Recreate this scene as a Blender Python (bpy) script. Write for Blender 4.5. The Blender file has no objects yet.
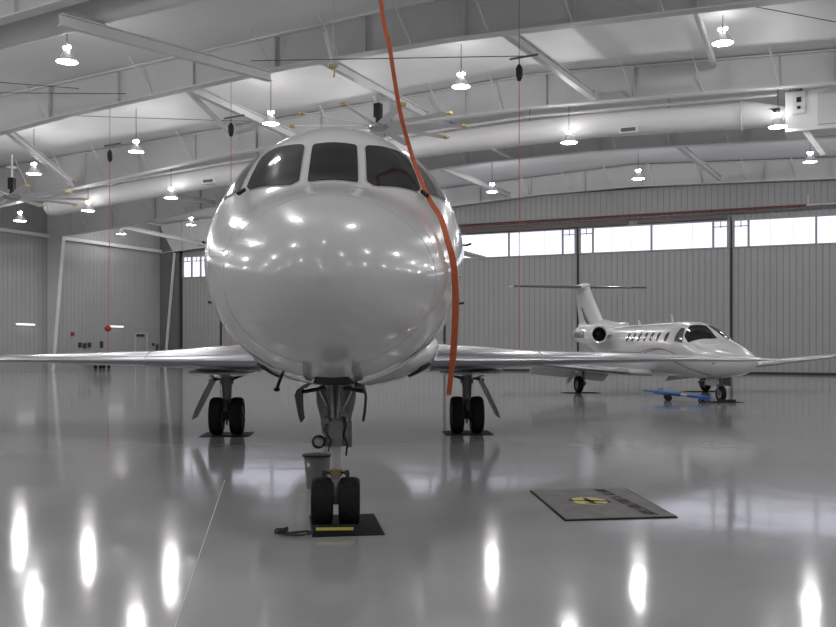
import bpy, bmesh, math, random
from mathutils import Vector, Matrix
random.seed(7)
R = math.radians
COL = bpy.context.scene.collection

# ------------------------------------------------------------------ materials
def new_mat(name, base=(.8,.8,.8), rough=.5, metal=0., coat=0., emit=None, strength=0., spec=.5, coat_rough=.03):
    m = bpy.data.materials.new(name); m.use_nodes = True
    b = m.node_tree.nodes['Principled BSDF']
    b.inputs['Base Color'].default_value = (*base, 1)
    b.inputs['Roughness'].default_value = rough
    b.inputs['Metallic'].default_value = metal
    b.inputs['Coat Weight'].default_value = coat
    b.inputs['Coat Roughness'].default_value = coat_rough
    b.inputs['Specular IOR Level'].default_value = spec
    if emit:
        b.inputs['Emission Color'].default_value = (*emit, 1)
        b.inputs['Emission Strength'].default_value = strength
    return m
def nodes(m): return m.node_tree.nodes, m.node_tree.links, m.node_tree.nodes['Principled BSDF']
def noise_tint(m, scale, c0, c1, detail=4, stretch=(1,1,1), bump=0., bscale=None, lo=.3, hi=.7):
    n, l, b = nodes(m)
    tc = n.new('ShaderNodeTexCoord'); mp = n.new('ShaderNodeMapping'); mp.inputs['Scale'].default_value = stretch
    l.new(tc.outputs['Object'], mp.inputs['Vector'])
    ns = n.new('ShaderNodeTexNoise'); ns.inputs['Scale'].default_value = scale; ns.inputs['Detail'].default_value = detail
    l.new(mp.outputs[0], ns.inputs['Vector'])
    r = n.new('ShaderNodeValToRGB'); r.color_ramp.elements[0].position = lo; r.color_ramp.elements[1].position = hi
    r.color_ramp.elements[0].color = (*c0,1); r.color_ramp.elements[1].color = (*c1,1)
    l.new(ns.outputs['Fac'], r.inputs[0]); l.new(r.outputs[0], b.inputs['Base Color'])
    if bump:
        n2 = n.new('ShaderNodeTexNoise'); n2.inputs['Scale'].default_value = bscale or scale; n2.inputs['Detail'].default_value = 2
        l.new(mp.outputs[0], n2.inputs['Vector'])
        bp = n.new('ShaderNodeBump'); bp.inputs['Strength'].default_value = 1; bp.inputs['Distance'].default_value = bump
        l.new(n2.outputs['Fac'], bp.inputs['Height']); l.new(bp.outputs[0], b.inputs['Normal'])
    return m
def ribbed(name, col, groove, axis, pitch=.305, width=.07, rough=.55):
    """vertical standing-rib liner panel: a groove line every pitch metres along one axis"""
    m = new_mat(name, col, rough); n, l, b = nodes(m)
    tc = n.new('ShaderNodeTexCoord'); sp = n.new('ShaderNodeSeparateXYZ'); l.new(tc.outputs['Object'], sp.inputs[0])
    d = n.new('ShaderNodeMath'); d.operation = 'DIVIDE'; d.inputs[1].default_value = pitch; l.new(sp.outputs[axis], d.inputs[0])
    fr = n.new('ShaderNodeMath'); fr.operation = 'FRACT'; l.new(d.outputs[0], fr.inputs[0])
    pp = n.new('ShaderNodeMath'); pp.operation = 'PINGPONG'; pp.inputs[1].default_value = .5; l.new(fr.outputs[0], pp.inputs[0])
    st = n.new('ShaderNodeMapRange'); st.inputs['From Min'].default_value = width*.4; st.inputs['From Max'].default_value = width
    l.new(pp.outputs[0], st.inputs['Value'])
    ns = n.new('ShaderNodeTexNoise'); ns.inputs['Scale'].default_value = .6; ns.inputs['Detail'].default_value = 3; l.new(tc.outputs['Object'], ns.inputs['Vector'])
    mr = n.new('ShaderNodeMapRange'); mr.inputs['To Min'].default_value = .93; mr.inputs['To Max'].default_value = 1.05; l.new(ns.outputs['Fac'], mr.inputs['Value'])
    mx = n.new('ShaderNodeMix'); mx.data_type = 'RGBA'; mx.inputs['A'].default_value = (*groove,1); mx.inputs['B'].default_value = (*col,1)
    l.new(st.outputs[0], mx.inputs['Factor'])
    mu = n.new('ShaderNodeMix'); mu.data_type = 'RGBA'; mu.blend_type = 'MULTIPLY'; mu.inputs['Factor'].default_value = 1
    l.new(mx.outputs['Result'], mu.inputs['A']); l.new(mr.outputs[0], mu.inputs['B']); l.new(mu.outputs['Result'], b.inputs['Base Color'])
    bp = n.new('ShaderNodeBump'); bp.inputs['Distance'].default_value = .02; l.new(st.outputs[0], bp.inputs['Height']); l.new(bp.outputs[0], b.inputs['Normal'])
    return m
M = {}
M['paint'] = new_mat('white_aircraft_paint', (.66,.66,.645), .22, coat=1.0)
noise_tint(M['paint'], .8, (.61,.61,.605), (.65,.65,.645))
M['paint'].node_tree.nodes['Principled BSDF'].inputs['Coat Weight'].default_value = 1
M['jet2'] = new_mat('white_jet_paint', (.66,.66,.655), .22, coat=1.0)
M['chrome'] = new_mat('polished_metal', (.44,.44,.46), .30, 1)
M['chrome_dull'] = new_mat('brushed_metal', (.45,.45,.46), .35, 1)
M['gear'] = noise_tint(new_mat('grey_gear_paint', rough=.45), 6, (.19,.19,.188), (.29,.29,.285))
M['gear_dark'] = new_mat('dark_gear_metal', (.07,.07,.07), .45, .3)
M['bay'] = new_mat('dark_bay', (.03,.03,.03), .6)
M['tire'] = noise_tint(new_mat('tire_rubber', rough=.75), 20, (.012,.012,.012), (.022,.022,.022))
M['hub'] = new_mat('wheel_hub', (.35,.35,.34), .4, .6)
M['glass'] = new_mat('dark_cockpit_glass', (.013,.013,.014), .08, spec=.15)
M['glass_side'] = new_mat('tinted_side_glass', (.09,.09,.09), .1, spec=.35)
M['cabin_glass'] = new_mat('dark_cabin_glass', (.04,.04,.04), .15, spec=.3)
M['seal'] = new_mat('window_seal', (.45,.45,.45), .4)
M['black'] = new_mat('black_plastic', (.02,.02,.02), .5)
M['mat_black'] = noise_tint(new_mat('black_rubber_mat', rough=.8), 30, (.012,.012,.012), (.025,.025,.025), bump=.002, bscale=120)
M['yellow'] = new_mat('yellow_paint', (.55,.47,.08), .5)
M['dull_yellow'] = new_mat('dull_brass', (.30,.26,.12), .4, .5)
M['orange'] = noise_tint(new_mat('orange_webbing', rough=.7), 40, (.42,.085,.028), (.52,.115,.035))
M['red_cord'] = new_mat('faded_red_cord', (.42,.14,.10), .7)
M['red'] = new_mat('red_plastic', (.35,.02,.02), .4)
M['blue'] = noise_tint(new_mat('blue_enamel', rough=.4), 3, (.02,.12,.42), (.03,.16,.50))
M['steel'] = noise_tint(new_mat('white_painted_steel', rough=.5), .5, (.64,.64,.64), (.70,.70,.70))
M['steel_web'] = noise_tint(new_mat('grey_primed_steel', rough=.55), .5, (.54,.54,.54), (.60,.60,.60))
M['strut'] = noise_tint(new_mat('galvanised_strut', rough=.5), .8, (.58,.58,.58), (.64,.64,.64))
M['duct'] = new_mat('white_fabric_duct', (.72,.72,.71), .5)
M['ceiling'] = noise_tint(new_mat('white_ceiling_liner', rough=.6), .35, (.72,.72,.72), (.80,.80,.80), bump=.03, bscale=.5)
M['wall_side'] = ribbed('ribbed_wall_liner_side', (.36,.36,.355), (.30,.30,.295), 'Y')
M['wall'] = ribbed('ribbed_wall_liner', (.36,.36,.35), (.29,.29,.28), 'X')
M['door'] = ribbed('ribbed_hangar_door_panel', (.35,.35,.34), (.265,.265,.26), 'X')
M['frame'] = new_mat('grey_window_frame', (.34,.34,.35), .5)
M['dark_gap'] = new_mat('dark_rubber_seal', (.03,.03,.03), .7)
M['maroon'] = new_mat('maroon_pipe', (.16,.05,.045), .5)
M['brown'] = new_mat('brown_track_box', (.13,.11,.10), .6)
M['bucket'] = new_mat('grey_bucket_plastic', (.17,.17,.175), .5)
M['label_white'] = new_mat('white_sticker', (.75,.75,.73), .5)
M['lamp'] = new_mat('lamp_diffuser', (1,1,1), .5, emit=(1.,.98,1.), strength=24)
M['top_glare'] = new_mat('lamp_top_glare', (1,1,1), .5, emit=(1.,.98,1.), strength=25)  # emission painted in for glare reflected through the lamp top openings
M['tube'] = new_mat('fluorescent_tube', (1,1,1), .5, emit=(1,.95,.95), strength=1.6)
M['shade'] = new_mat('spun_metal_shade', (.55,.54,.58), .35, .7)
M['pane'] = new_mat('daylit_translucent_pane', (.8,.8,.85), .4, emit=(.80,.82,1.0), strength=.86)
M['tan'] = new_mat('bronze_stripe', (.30,.20,.12), .35, coat=1)
M['navy'] = new_mat('charcoal_stripe', (.06,.06,.07), .35, coat=1)
M['wire'] = new_mat('dark_wire', (.08,.08,.08), .6)
M['rope'] = noise_tint(new_mat('dark_rope', rough=.9), 60, (.02,.02,.03), (.09,.09,.11))
M['floor_mat'] = noise_tint(new_mat('grey_floor_mat', rough=.85), 5, (.17,.165,.16), (.23,.225,.215), detail=6, bump=.002, bscale=90)
M['letter'] = new_mat('black_print', (.035,.035,.04), .8)
# glossy epoxy floor
fm = new_mat('glossy_epoxy_floor', (.5,.5,.5), .10, spec=.6); M['floor'] = fm
n, l, b = nodes(fm)
tc = n.new('ShaderNodeTexCoord')
n1 = n.new('ShaderNodeTexNoise'); n1.inputs['Scale'].default_value = .45; n1.inputs['Detail'].default_value = 6; n1.inputs['Roughness'].default_value = .6; l.new(tc.outputs['Object'], n1.inputs['Vector'])
r1 = n.new('ShaderNodeValToRGB'); r1.color_ramp.elements[0].position=.3; r1.color_ramp.elements[1].position=.7
r1.color_ramp.elements[0].color=(.35,.35,.35,1); r1.color_ramp.elements[1].color=(.405,.405,.405,1)
l.new(n1.outputs['Fac'], r1.inputs[0]); l.new(r1.outputs[0], b.inputs['Base Color'])
n2 = n.new('ShaderNodeTexNoise'); n2.inputs['Scale'].default_value = 1.5; n2.inputs['Detail'].default_value = 4; n2.inputs['Roughness'].default_value = .45; l.new(tc.outputs['Object'], n2.inputs['Vector'])
bp = n.new('ShaderNodeBump'); bp.inputs['Strength'].default_value=1; bp.inputs['Distance'].default_value=.0028
l.new(n2.outputs['Fac'], bp.inputs['Height']); l.new(bp.outputs[0], b.inputs['Normal'])
b.inputs['Roughness'].default_value = .095; b.inputs['IOR'].default_value = 1.47; b.inputs['Specular IOR Level'].default_value = .5

# ------------------------------------------------------------------ mesh helpers
class MB:
    def __init__(s): s.bm = bmesh.new()
    def box(s, c, d, mat=None):
        r = bmesh.ops.create_cube(s.bm, size=1)
        for v in r['verts']:
            v.co = Vector((v.co.x*d[0], v.co.y*d[1], v.co.z*d[2]))
            if mat: v.co = mat @ v.co
            v.co += Vector(c)
        return s
    def bar(s, p, q, w, h, up=(0,0,1)):
        """a rectangular bar from p to q, w wide and h high"""
        p, q = Vector(p), Vector(q); d = (q-p); L = d.length; y = d/L
        x = y.cross(Vector(up)); x = x.normalized() if x.length > 1e-4 else Vector((1,0,0)); z = x.cross(y)
        m = Matrix((x, y, z)).transposed()
        return s.box((p+q)/2, (w, L, h), m)
    def rod(s, p, q, r, r2=None, n=12, cap=True):
        p, q = Vector(p), Vector(q); r2 = r if r2 is None else r2
        d = (q-p).normalized(); a = Vector((0,0,1)) if abs(d.z) < .9 else Vector((1,0,0))
        x = d.cross(a).normalized(); y = d.cross(x)
        A = [s.bm.verts.new(p+(x*math.cos(2*math.pi*i/n)+y*math.sin(2*math.pi*i/n))*r) for i in range(n)]
        B = [s.bm.verts.new(q+(x*math.cos(2*math.pi*i/n)+y*math.sin(2*math.pi*i/n))*r2) for i in range(n)]
        for i in range(n): s.bm.faces.new((A[i], A[(i+1)%n], B[(i+1)%n], B[i]))
        if cap: s.bm.faces.new(A[::-1]); s.bm.faces.new(B)
        return s
    def tube(s, pts, r, n=8):
        pts = [Vector(p) for p in pts]; rings = []
        rr = r if isinstance(r, (list, tuple)) else [r]*len(pts)
        x = None
        for i, p in enumerate(pts):
            d = (pts[min(i+1, len(pts)-1)]-pts[max(i-1, 0)]).normalized()
            if x is None:
                a = Vector((0,0,1)) if abs(d.z) < .9 else Vector((1,0,0)); x = d.cross(a).normalized()
            else: x = (x-d*x.dot(d)).normalized()
            y = d.cross(x)
            rings.append([s.bm.verts.new(p+(x*math.cos(2*math.pi*k/n)+y*math.sin(2*math.pi*k/n))*rr[i]) for k in range(n)])
        for A, B in zip(rings, rings[1:]):
            for k in range(n): s.bm.faces.new((A[k], A[(k+1)%n], B[(k+1)%n], B[k]))
        s.bm.faces.new(rings[0][::-1]); s.bm.faces.new(rings[-1])
        return s
    def lathe(s, prof, c=(0,0,0), axis='Z', n=24):
        """profile of (radius, height) turned about an axis through c; ends at radius 0 close"""
        rings = []
        for r, h in prof:
            if r < 1e-5: pts = [(0,0,h)]
            else: pts = [(r*math.cos(2*math.pi*k/n), r*math.sin(2*math.pi*k/n), h) for k in range(n)]
            out = []
            for x, y, z in pts:
                v = {'Z':(x,y,z), 'X':(z,x,y), 'Y':(x,z,y)}[axis]
                out.append(s.bm.verts.new(Vector(v)+Vector(c)))
            rings.append(out)
        for A, B in zip(rings, rings[1:]):
            if len(A) == 1 and len(B) == 1: continue
            for k in range(n):
                k2 = (k+1)%n
                if len(A) == 1: s.bm.faces.new((A[0], B[k2], B[k]))
                elif len(B) == 1: s.bm.faces.new((A[k], A[k2], B[0]))
                else: s.bm.faces.new((A[k], A[k2], B[k2], B[k]))
        return s
    def loft(s, rings, cap=True):
        R_ = [[s.bm.verts.new(Vector(p)) for p in r] for r in rings]
        n = len(R_[0])
        for A, B in zip(R_, R_[1:]):
            for k in range(n): s.bm.faces.new((A[k], A[(k+1)%n], B[(k+1)%n], B[k]))
        if cap: s.bm.faces.new(R_[0][::-1]); s.bm.faces.new(R_[-1])
        return s
    def plate(s, pts, th):
        """polygon (3-D points in one plane) thickened along vector th"""
        th = Vector(th)
        A = [s.bm.verts.new(Vector(p)-th/2) for p in pts]; B = [s.bm.verts.new(Vector(p)+th/2) for p in pts]
        n = len(A); s.bm.faces.new(A[::-1]); s.bm.faces.new(B)
        for k in range(n): s.bm.faces.new((A[k], A[(k+1)%n], B[(k+1)%n], B[k]))
        return s
    def build(s, name, m, parent=None, smooth=False, loc=None, bevel=0):
        bmesh.ops.recalc_face_normals(s.bm, faces=s.bm.faces)
        me = bpy.data.meshes.new(name); s.bm.to_mesh(me); s.bm.free()
        me.materials.append(m)
        if smooth:
            for p in me.polygons: p.use_smooth = True
            me.set_sharp_from_angle(angle=R(38))
        o = bpy.data.objects.new(name, me); COL.objects.link(o)
        if parent: o.parent = parent
        if loc: o.location = loc
        if bevel:
            bv = o.modifiers.new('bevel', 'BEVEL'); bv.width = bevel; bv.segments = 2; bv.limit_method = 'ANGLE'
        return o
def tag(o, label, cat, group=None, kind=None):
    if label: o['label'] = label
    if cat: o['category'] = cat
    if group: o['group'] = group
    if kind: o['kind'] = kind
    return o
def thing(name, label, cat, loc=(0,0,0), rz=0., group=None):
    o = bpy.data.objects.new(name, None); COL.objects.link(o); o.empty_display_size = .2
    o.location = loc; o.rotation_euler = (0,0,rz)
    return tag(o, label, cat, group)
def copy_tree(o, parent=None):
    c = o.copy(); COL.objects.link(c); c.parent = parent
    for ch in list(o.children): copy_tree(ch, c)
    return c
def struct(o, label=None, cat=None):
    o['kind'] = 'structure'
    if label: o['label'] = label
    if cat: o['category'] = cat
    return o

# ------------------------------------------------------------------ the building (x along the door wall, y towards it)
XL, XR, YD, YB = -41.4, 20.0, 49.0, -12.0
def ceil_z(x): return 11.1-.045*abs(x+9.5)
BOT = [(-41.4,7.7),(-35.7,8.1),(-29.7,8.75),(-23.5,9.34),(-14.7,9.86),(-9,9.95),(0,9.65),(10,9.25),(20,8.6)]
def bot_z(x):
    for (a, za), (b_, zb) in zip(BOT, BOT[1:]):
        if a <= x <= b_: return za+(zb-za)*(x-a)/(b_-a)
    return BOT[0][1] if x < BOT[0][0] else BOT[-1][1]
struct(MB().box(((XL+XR)/2, (YD+YB)/2, -.1), (XR-XL+.6, YD-YB+.6, .2)).build('floor', M['floor']), 'glossy light grey epoxy hangar floor', 'floor')
struct(MB().plate([(XL-.2,0,ceil_z(XL-.2)+.05),(-9.5,0,11.15),(XR+.2,0,ceil_z(XR+.2)+.05),(XR+.2,0,ceil_z(XR+.2)+.3),(-9.5,0,11.4),(XL-.2,0,ceil_z(XL-.2)+.3)], (0,YD-YB+.4,0)).build('ceiling', M['ceiling'], loc=(0,(YD+YB)/2,0)), 'white liner ceiling sloping up to a low ridge', 'ceiling')
struct(MB().box((XL-.1,(YD+YB)/2,4.8),(.2,YD-YB,9.6)).build('wall_left', M['wall_side']), 'ribbed light grey side wall on the left', 'wall')
struct(MB().box((XR+.1,(YD+YB)/2,4.7),(.2,YD-YB,9.4)).build('wall_right', M['wall_side']), 'ribbed light grey side wall on the right', 'wall')
def gable(y): return [(XL-.2,y,0),(XR+.2,y,0),(XR+.2,y,ceil_z(XR+.2)),(-9.5,y,11.1),(XL-.2,y,ceil_z(XL-.2))]
struct(MB().plate(gable(YB-.1), (0,.2,0)).build('wall_front', M['wall']), 'ribbed wall behind the viewer', 'wall')
struct(MB().plate(gable(YD+.35), (0,.2,0)).build('wall_back', M['wall']), 'ribbed header wall above the hangar doors', 'wall')
struct(MB().box(((XL+XR)/2, YD+.05, 9.2),(XR-XL,.4,1.35)).build('trim_1', M['wall']), 'ribbed steel header over the sliding doors', 'trim')
# sliding door leaves with a window strip
def door_leaf(i, x0, x1, dy):
    root = bpy.data.objects.new('door_%d' % i, None); COL.objects.link(root); root.location = ((x0+x1)/2, YD+dy, 0)
    struct(root, 'hangar door leaf %s with a strip of bright windows near its top' % (
        ['at the far left beside the corner','left of the white airliner nose and mostly behind it','behind the big jet nose','between the big jet and the small jet tail','behind the small jet fuselage','at the far right of the view','beyond the right edge'][i-1]), 'door')
    w = x1-x0; h = .04
    dz = -.5 if i == 1 else 0
    MB().box((0,0,3.25+dz/2),(w-.06,.12,6.5+dz)).box((0,0,8.05+dz/2),(w-.06,.12,.22-dz)).build('panel', M['door'], root)
    f = MB()
    ms = [-w/2+.12, -w/2+.86, 0, w/2-.86, w/2-.12]
    for x in ms: f.box((x,-.03,7.22+dz),(.11 if abs(abs(x)-w/2) > .3 else .14,.16,1.46))
    f.box((0,-.03,6.53+dz),(w-.1,.17,.07)).box((0,-.03,7.93+dz),(w-.1,.17,.07))
    f.build('window_frame', M['frame'], root)
    for a, b_ in zip(ms, ms[1:]):
        pn = MB()
        pn.box(((a+b_)/2,0,7.22+dz),(b_-a-.1,.03,1.34)); o = pn.build('window_pane', M['pane'], root)
        if b_-a > 2:
            sm = MB()
            for k in range(1,3): sm.box((a+(b_-a)*k/3,-.03,7.22+dz),(.02,.012,1.34))
            sm.build('pane_seam', M['seam'], o)
        elif i < 7:
            MB().box(((a+b_)/2,-.04,7.62+dz),(b_-a-.12,.03,.05)).box(((a+b_)/2+(.12 if a > 0 else -.12)*0,-.04,7.72+dz),(.05,.03,.32)).build('latch_bar', M['frame'], o)
    MB().box((-w/2+.03,-.05,3.95),(.07,.2,7.9)).build('edge_seal', M['dark_gap'], root)
    MB().box((0,-.02,.06),(w-.1,.14,.12)).build('bottom_seal', M['dark_gap'], root)
M['seam'] = new_mat('pane_seam_strip', (.45,.45,.5), .5)
edges = [XL+1.5, -36.7, -28.65, -20.6, -12.59, -4.56, 3.5, 11.6, 19.7]
for i, (a, b_) in enumerate(zip(edges, edges[1:])):
    if i < 7: door_leaf(i+1, a, b_, .05 if i%2 else -.02)
    else: door_leaf(7, a, b_, -.02) if False else None
struct(MB().box((15.8,YD,4),(8.1,.14,8)).build('wall_back_fill', M['door']), 'ribbed door wall beyond the right edge', 'wall')
# track box and maroon pipe above the doors
t = tag(MB().box((-14.6,YD-.22,8.12),(9.6,.14,.26)).build('track_cover', M['brown']), 'dark brown track box above the door windows, left stretch', 'track cover', 'dark boxes over the doors')
tag(MB().box((-7.0,YD-.22,8.12),(4.6,.14,.22)).build('track_cover', M['brown']), 'dark brown track box above the windows behind the small jet', 'track cover', 'dark boxes over the doors')
p = MB(); p.rod((-38,YD-.26,8.36),(-1.0,YD-.26,8.44),.06)
for k in range(18): p.box((-37+2.1*k,YD-.2,8.42),(.05,.12,.16))
tag(p.build('sprinkler_pipe', M['maroon']), 'maroon pipe running along the wall above the door windows', 'pipe')
tag(MB().rod((-.96,YD-.26,8.46),(12,YD-.26,8.5),.05).rod((-.9,YD-.2,8.5),(-.9,YD-.2,9.0),.05).build('conduit_pipe', M['steel_web']), 'thin grey pipe at the right end of the maroon pipe', 'pipe')
# corner: dark jamb, with the column shade put into its colour
M['jamb'] = new_mat('shaded_jamb_grey', (.13,.13,.13), .6)
struct(MB().box((XL+.72,YD-.18,4.1),(1.40,.3,8.2)).build('trim_2', M['jamb']), 'grey jamb in the far left corner, darkened for column shade', 'trim')
# eave strut
struct(MB().bar((XL+.12,YB,7.82),(XL+.12,YD-.2,7.82),.16,.2).build('trim_3', M['steel']), 'white eave beam along the left wall', 'trim')

# tapered wall columns
FR = [-1.0, 7.5, 16.1, 22.9, 30.7, 38.8, 48.5]
cl = ['beyond the left edge']*7
for i, y in enumerate(FR):
    lab = {5:'white tapered steel column on the left wall between the two wall lamps', 6:'white tapered steel column in the far left corner beside the door', 4:'white tapered column on the left wall just beyond the left edge'}.get(i, 'white tapered column on the left wall outside the view')
    for sx, x in ((1, XL),(-1, XR)):
        if sx == -1: lab = 'white tapered column on the right wall outside the view'
        c = thing('wall_column', lab, 'column', (x,y,0), 0, 'tapered wall columns')
        MB().plate([(0,0,0),(sx*.42,0,0),(sx*1.25,0,7.55 if sx > 0 else 8.4),(0,0,9.5 if sx > 0 else 9.3)],(0,.03,0)).build('web', M['jamb'] if i == 6 else M['steel_web'], c)  # corner column web coloured darker, its shade painted in
        MB().bar((sx*.42,0,0),(sx*1.25,0,7.7 if sx > 0 else 8.4),.24,.04).build('flange', M['steel'], c)

# roof girders
glab = {-1.0:'steel roof girder behind the viewer', 7.5:'steel roof girder overhead outside the view', 16.1:'nearest white steel roof girder, showing only in the top left corner',
 22.9:'large white steel roof girder crossing the top of the view', 30.7:'white roof girder crossing just behind the ceiling fan, white duct behind it', 38.8:'far white roof girder crossing behind the duct, above the distant lamps', 48.5:'farthest roof girder hugging the door wall under the ceiling'}
for i, y in enumerate(FR):
    g = thing('roof_girder', glab[y], 'girder', (0,y,0), 0, 'steel roof girders')
    xs = [-41.3,-38,-35.7,-32.5,-29.7,-26.5,-23.5,-19,-14.7,-9.5,-4,0,5,10,15,19.9]
    top = [(x,0,ceil_z(x)+.0) for x in xs]; bot = [(x,0,bot_z(x)) for x in xs]
    w = MB()
    A = [[w.bm.verts.new(Vector((x,s,z))) for x,_,z in top] for s in (-.01,.01)]
    B = [[w.bm.verts.new(Vector((x,s,z))) for x,_,z in bot] for s in (-.01,.01)]
    for s in (0,1):
        for k in range(len(xs)-1): w.bm.faces.new((A[s][k],A[s][k+1],B[s][k+1],B[s][k]))
    w.build('web', M['steel_web'], g)
    fl = MB()
    for (x,_,z), (x2,_,z2) in zip(bot, bot[1:]): fl.bar((x,0,z),(x2+.01,0,z2),.30 if y > 40 else .34,.035)
    for (x,_,z), (x2,_,z2) in zip(top, top[1:]): fl.bar((x,0,z-.03),(x2+.01,0,z2-.03),.30,.03)
    fl.build('flange', M['steel'], g)
    if y > 10:
        x = -39.5
        side = -1
        while x < 3:
            MB().box((x,side*.07,(bot_z(x)+ceil_z(x))/2),(.015,.12,ceil_z(x)-bot_z(x)-.06)).build('stiffener', M['steel_web'], g)
            x += 3.05
        x = -38.2; k = 0
        step = 2.3
        while x < 3:
            if k % 2 == 0 or y > 25 or x > -16:
                MB().rod((x-.25,-.85,ceil_z(x)-.02),(x,-.14,bot_z(x)+.04),.024 if y < 45 else .03, n=6).build('flange_brace', M['steel'], g)
            x += step; k += 1
# longitudinal struts between girders
STR = [(-17.0,16.1,-15.2,22.9,.26,'broad pale roof strut from the top left edge into the near girder'),
 (-8.0,22.7,-7.3,30.7,.24,'pale roof strut ending above the small jet tail, right of the black cord reel'),
 (-13.65,22.7,-13.55,30.7,.24,'pale roof strut passing above the big ceiling fan motor'),
 (-13.4,30.7,-13.0,38.8,.24,'pale roof strut to the right of the ceiling fan hub'),
 (-5.8,38.8,-5.0,48.4,.22,'pale roof strut running down to the door wall above the small jet nose'),
 (-16.7,38.8,-16.3,48.4,.22,'pale roof strut reaching the door wall just right of the cockpit side window'),
 (-18.6,22.7,-19.15,30.7,.26,'pale roof strut above the left cockpit window, behind the near girder'),
 (-29.8,30.7,-29.3,38.8,.2,'thin pale roof strut crossing the white duct at left'),
 (-36.5,38.8,-37.4,48.4,.2,'thin pale roof strut in the far left corner of the roof'),
 (-26.5,22.7,-31.0,30.7,.2,'thin pale roof strut above the small ceiling fan at the left edge'),
 (-24.0,38.8,-24.3,48.4,.2,'thin pale roof strut hidden behind the big jet'),
 (-27.5,16.1,-27.4,22.9,.2,'roof strut beyond the upper left corner')]
for x0,y0,x1,y1,w,lab in STR:
    z0, z1 = bot_z(x0)+.16, bot_z(x1)+.16
    if y0 == 16.1 and x0 > -18: z0, z1 = 9.46, 9.58
    o = MB().bar((x0,y0+.2,z0),(x1,y1-.2,z1),.04,w).bar((x0,y0+.2,z0-w/2),(x1,y1-.2,z1-w/2),.2,.03).bar((x0,y0+.2,z0+w/2),(x1,y1-.2,z1+w/2),.2,.03).build('roof_strut', M['strut'])
    tag(o, lab, 'strut', 'roof struts between the girders')
tag(MB().rod((-3.2,22.9,10.55),(-3.35,30.4,10.62),.10,n=12).build('roof_pipe', M['steel_web']), 'round grey roof pipe ending beside the top right lamp', 'pipe')
tag(MB().bar((-18.5,22.9,9.66),(-22.3,30.4,10.2),.16,.12).build('roof_brace', M['steel_web']), 'short darker grey roof brace left of the near lamp over the cockpit', 'brace')
# ceiling seams (sagging liner lines) and bracing cables
for (p_, q_, lab) in [((-26.8,18.3,9.95),(-22.5,22.4,10.0),'thin dark bracing cable beside the top left lamp'),
                      ((-30,18.2,9.7),(-20.5,22.4,9.6),'thin dark bracing cable at the left edge above the near girder'),
                      ((-13.3,19.0,8.75),(-6.9,21.6,8.78),'thin horizontal trolley cable stretched beneath the near girder'),
                      ((-27.5,23.2,9.9),(-20,30.3,10.4),'thin dark bracing cable between the near and middle girders'),
                      ((-4,23.2,10.6),(3,30.3,10.4),'thin dark bracing cable at the top right')]:
    tag(MB().rod(p_, q_, .012, n=6).build('bracing_cable', M['wire']), lab, 'cable', 'roof cables')

# white duct behind the middle girder
duct = [(-33.6,8.12),(-29.4,8.44),(-25.5,8.72),(-20,9.02),(-13.2,9.30),(-7.4,9.38),(-2.6,9.20)]
d = MB(); d.tube([(x,31.9,z) for x,z in duct], .44, 20)
dt = thing('air_duct', 'long round white air duct slung beneath the middle roof girder', 'duct')
d.build('duct_tube', M['duct'], dt, smooth=True)
MB().tube([(-2.62,31.9,9.20),(-2.3,31.9,9.19),(-1.27,31.9,9.05)],[.45,.44,.30],20).build('reducer', M['duct'], dt, smooth=True)
MB().lathe([(.46,0),(.5,.03),(.46,.06)], (-2.65,31.9,9.2), 'X', 20).build('collar', M['steel_web'], dt)
MB().tube([(-33.62,31.9,8.12),(-33.9,31.9,8.1),(-33.95,31.9,8.1)],[.45,.4,.1],20).build('end_cap', M['steel_web'], dt, smooth=True)
for x in (-24.2,-6.3):
    g = MB().box((x,31.5,9.0 if x > -10 else 8.55),(.62,.2,.22)).build('grille', M['duct'], dt)
    MB().box((x,31.39,9.0 if x > -10 else 8.55),(.5,.02,.12)).build('slats', M['brown'], g)
for x in (-30,-22,-16,-10,-5): MB().rod((x,31.9,ceil_z(x)),(x,31.9,bot_z(x)-.25),.012,n=6).build('hanger_rod', M['wire'], dt)
MB().rod((-40,31.4,8.3),(-24,31.4,9.2),.05,n=8).rod((-24,31.4,9.2),(-10,31.4,9.82),.05,n=8).rod((-10,31.4,9.82),(-1.5,31.4,9.66),.05,n=8).build('conduit', M['steel'], dt)
d2 = thing('air_duct', 'white air duct behind the nearest girder in the top left corner', 'duct')
MB().tube([(-27,17.4,9.62),(-22,17.4,9.88),(-18,17.4,10.07),(-12,17.4,10.3),(-4,17.4,10.3)],.44,20).build('duct_tube', M['duct'], d2, smooth=True)
for x in (-25,-19,-13,-6): MB().rod((x,17.4,ceil_z(x)),(x,17.4,bot_z(x)+.3),.012,n=6).build('hanger_rod', M['wire'], d2)
# unit heater
h = thing('unit_heater', 'white box heater with control panel at the right end of the duct', 'heater', (-.3,31.9,8.35))
MB().box((0,0,.7),(1.9,1.1,1.3)).build('casing', M['duct'], h, bevel=.02)
MB().box((-.55,-.57,.95),(.36,.04,.7)).build('control_panel', M['steel'], h)
MB().box((-.55,-.6,1.05),(.14,.02,.16)).box((-.55,-.6,.8),(.1,.02,.09)).build('gauge', M['black'], h)
MB().box((-1.35,-.3,.85),(.45,.08,.13)).build('nameplate', M['black'], h)
MB().rod((-.85,-.45,1.45),(-.45,-.45,1.5),.13,n=14).build('flue_motor', M['chrome'], h)
MB().box((.35,-.58,.7),(.7,.05,1.0)).build('louvre_panel', M['steel_web'], h)
MB().plate([(-.45,-.3,.05),(-.25,-.3,.05),(.25,-.3,-.75),(.1,-.3,-.75)],(0,.25,0)).plate([(.55,-.3,.05),(.65,-.3,.05),(.95,-.3,-.7),(.85,-.3,-.7)],(0,.25,0)).build('support_arm', M['steel'], h)
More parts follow.
